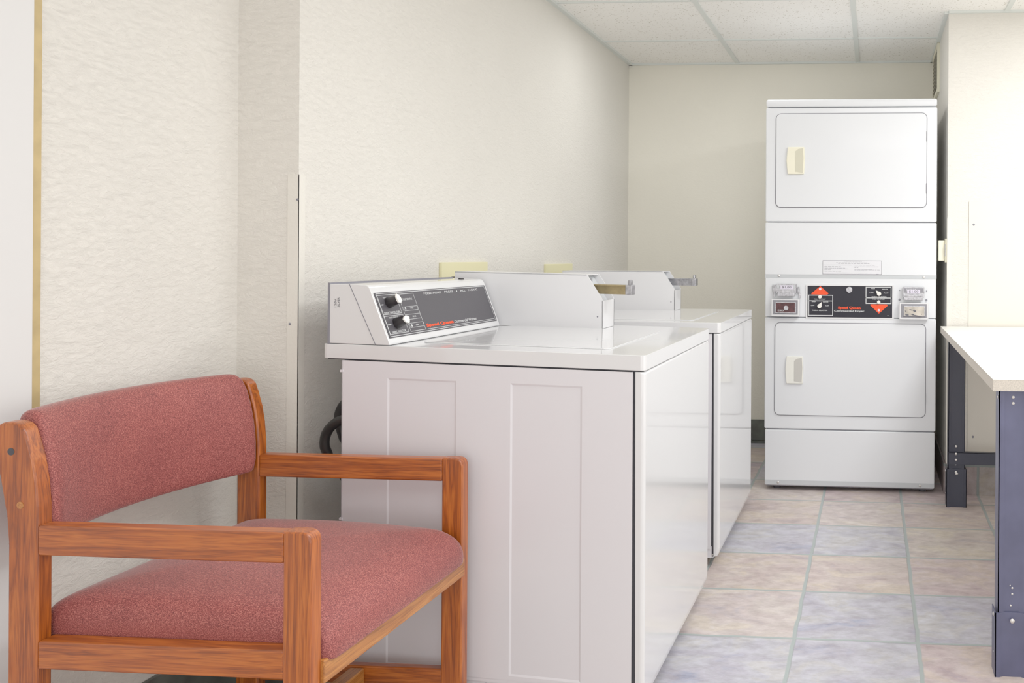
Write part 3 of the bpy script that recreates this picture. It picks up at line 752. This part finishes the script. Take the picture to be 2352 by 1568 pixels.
# ------------------------------------------------------------------ work table
TX0, TX1, TY0, TY1, TZ = .333, 1.35, 2.435, 4.31, .827
TR = (TX0, TY0, 0)
tb = empty('work_table', TR, 'cream topped folding table on dark navy steel legs at the right', 'table')
def Tb(mb, nm, mat, par=tb, **kw): return mb.build(nm, M[mat], par, loc=TR, **kw)
tp = Tb(MB().box(TX0, TX1, TY0, TY1, TZ-.0015, TZ, .0005), 'tabletop', 'laminate')
Tb(MB().box(TX0+.0005, TX1, TY0+.0005, TY1, TZ-.032, TZ-.0015), 'tabletop_edge', 'lam_edge', tp)
class Bolts:
    def __init__(self): self.l = []
    def dome(self, *a): self.l.append(a)
    def done(self, par):
        for a in self.l: Tb(MB().dome(*a), 'bolt', 'bolt', par)
def leg(x, y, s, mat, sx=1):
    """pressed steel leg: wide front web with flanges turned back, wider foot sleeve; s=-1 front faces the camera"""
    w, d = .078, .062
    zt = TZ-.034
    def sec(mb, x0, x1, y0, y1, z0, z1, th=.003):
        # web with a shallow pressed middle, two flanges
        mb.prism([(x0, y0), (x0+.012, y0), (x0+.022, y0+.006), (x1-.022, y0+.006), (x1-.012, y0), (x1, y0), (x1, y0+th), (x1-.012, y0+th), (x1-.022, y0+.006+th), (x0+.022, y0+.006+th), (x0+.012, y0+th), (x0, y0+th)], 2, z0, z1)
        mb.box(x0, x0+th, y0, y1, z0, z1); mb.box(x1-th, x1, y0, y1, z0, z1)
        return mb
    lg = Tb(sec(MB(), x, x+w, y, y+d, .035, zt), 'leg', mat)
    Tb(sec(MB(), x-.008, x+w+.008, y-.006, y+d*.95, .0, .178), 'foot_sleeve', mat, lg)
    bo = Bolts()
    for xx, z, r in ((.039, .158, .0068), (.036, .196, .003), (.040, .228, .003), (.040, .245, .003), (.034, .252, .0018)): bo.dome((x+xx, y-(.008 if z < .18 else -.004), z), (0, -1, 0), r, .5)
    for xx, z in ((.040, zt-.018), (.040, zt-.035)): bo.dome((x+xx, y+.006, z), (0, -1, 0), .0045, .5)
    for z, r in ((.165, .006), (.06, .003)): bo.dome((x-.009, y+.02, z), (-1, 0, 0), r, .5)
    bo.dome((x-.001, y+.02, zt-.02), (-1, 0, 0), .005, .5)
    bo.done(lg)
leg(.352, 2.452, -1, 'navy'); leg(1.24, 2.452, -1, 'navy')
leg(.356, 4.105, -1, 'navy_shaded'); leg(1.24, 4.105, -1, 'navy_shaded')
bm_ = Tb(MB().box(.358, 1.32, 4.098, 4.102, .200, .256).box(.358, 1.32, 4.098, 4.125, .2535, .257), 'crossbar', 'navy_shaded')
bo = Bolts()
for z in (.285, .262-.012, .222, .205-.04): bo.dome((.392, 4.0965, z), (0, -1, 0), .006, .5)
bo.done(bm_)
Tb(MB().box(.44, 1.24, 2.49, 2.51, TZ-.060, TZ-.033), 'apron', 'lam_edge')
Tb(MB().box(.44, 1.24, 4.13, 4.15, TZ-.060, TZ-.033), 'apron', 'lam_edge')

# ------------------------------------------------------------------ wall fittings
ap = empty('access_panel', (1.06, YR, .82), 'large flat cream access panel screwed to the wall behind the table', 'panel')
MB().box(-.59, .59, -.006, -.0003, -.612, .621).build('cover_sheet', M['panelwall'], ap)
for x, z in ((.493, 1.327), (.495, .285), (1.62, 1.327), (1.62, .285)): MB().dome((x-1.06, -.006, z-.82), (0, -1, 0), .006, .4).build('screw', M['inkg'], ap)
o1 = MB().box(XC, XC+.012, 3.005, 3.375, .98, 1.135, .002).build('outlet_plate', M['yellow'])
tag(o1, 'pale yellow utility box plate on the wall behind the nearest washer', 'outlet plate', 'yellow plates on the left wall')
MB().box(XC+.0115, XC+.013, 3.075, 3.105, 1.045, 1.083).build('socket_hole', M['ventd'], o1)
o2 = MB().box(XC, XC+.012, 4.00, 4.36, .98, 1.122, .002).build('outlet_plate', M['yellow'])
tag(o2, 'pale yellow utility box plate on the wall above the far washer', 'outlet plate', 'yellow plates on the left wall')
o3 = empty('wall_outlet', (XR, 4.37, 1.14), 'cream electrical outlet on the wall right beside the stacked dryer', 'outlet')
MB().box(-.010, .0, -.035, .045, .0, .118, .002).build('cover_plate', M['cream'], o3)
MB().box(-.042, -.010, -.020, .040, .008, .110, .003).build('plug', M['cream'], o3)
MB().box(-.0125, -.0095, -.0375, -.0345, .030, .090).build('cover_slot', M['inkg'], o3)
vt = empty('air_vent', (XR, 4.90, 2.09), 'louvered cream air vent high on the wall above the dryer', 'vent')
MB().ring(0, .0, .40, .0, .275, -.014, .0, .004, .022).build('frame', M['cream'], vt)
MB().box(-.002, .0, .02, .38, .02, .255).build('backing', M['ventd'], vt)
for i in range(11):
    z = .03+i*.021; MB().prism([(z+.012, -.003), (z+.014, -.001), (z, -.012), (z, -.014)], 1, .021, .379).build('louver', M['vent'], vt, tf=lambda v: Vector((v.z, v.y, v.x)))

# ------------------------------------------------------------------ light
def area(name, loc, sx, sy, power, col=(1, .97, .92), rot=(0, 0, 0)):
    l = bpy.data.lights.new(name, 'AREA'); l.shape = 'RECTANGLE'; l.size = sx; l.size_y = sy; l.energy = power; l.color = col
    o = bpy.data.objects.new(name, l); COL.objects.link(o); o.location = loc; o.rotation_euler = rot
    return o
area('ceiling_light_over_table', (1.05, 3.05, H-.03), .6, 1.2, 30, (1, .995, .985))
area('ceiling_light_centre', (.30, 1.9, H-.03), 1.2, .6, 19, (1, .995, .985))
area('ceiling_light_entry', (.3, -.3, H-.03), 1.2, 1.2, 13, (1, .99, .99))
area('fill_behind_camera', (.3, -1.9, .95), 3.0, 1.6, 24, (.97, .98, 1), (math.radians(90), 0, 0))  # added soft fill from behind the camera, no real opening there
area('fill_low_right', (2.40, .55, 1.15), 2.0, 1.8, 17, (.98, .99, 1), (0, math.radians(90), 0))  # added low fill from the right for the left wall and chair
area('fill_back_wall', (-.75, 4.35, H-.03), .9, .3, 5, (1, .995, .985))  # added lamp that lifts the back wall, no fixture here
wd = bpy.data.worlds.new('room_ambient'); S.world = wd; wd.use_nodes = True
wd.node_tree.nodes['Background'].inputs[0].default_value = (1, .98, .95, 1)
wd.node_tree.nodes['Background'].inputs[1].default_value = .3

# ------------------------------------------------------------------ camera (level, shifted lens)
cd = bpy.data.cameras.new('camera'); co = bpy.data.objects.new('camera', cd); COL.objects.link(co)
f_px, cx, cy, psi, roll = 2000., 1862.14, 591.5, math.radians(4.0856), .006
cd.sensor_fit = 'HORIZONTAL'; cd.sensor_width = 36; cd.lens = f_px/2352*36
cd.shift_x = (1176-cx)/2352; cd.shift_y = (cy-784)/2352
cd.clip_start = .05
Fv = Vector((-math.sin(psi), math.cos(psi), 0)); R0 = Vector((math.cos(psi), math.sin(psi), 0)); Z = Vector((0, 0, 1))
Rc = R0*math.cos(roll)+Z*math.sin(roll); Uc = -R0*math.sin(roll)+Z*math.cos(roll)
mt = Matrix((Rc, Uc, -Fv)).transposed().to_4x4(); mt.translation = (0, 0, 1.16)
co.matrix_world = mt
S.camera = co
S.view_settings.view_transform = 'Standard'
S.view_settings.look = 'None'
S.view_settings.exposure = .15
S.view_settings.gamma = 1.27
S.cycles.max_bounces = 10
S.cycles.diffuse_bounces = 6
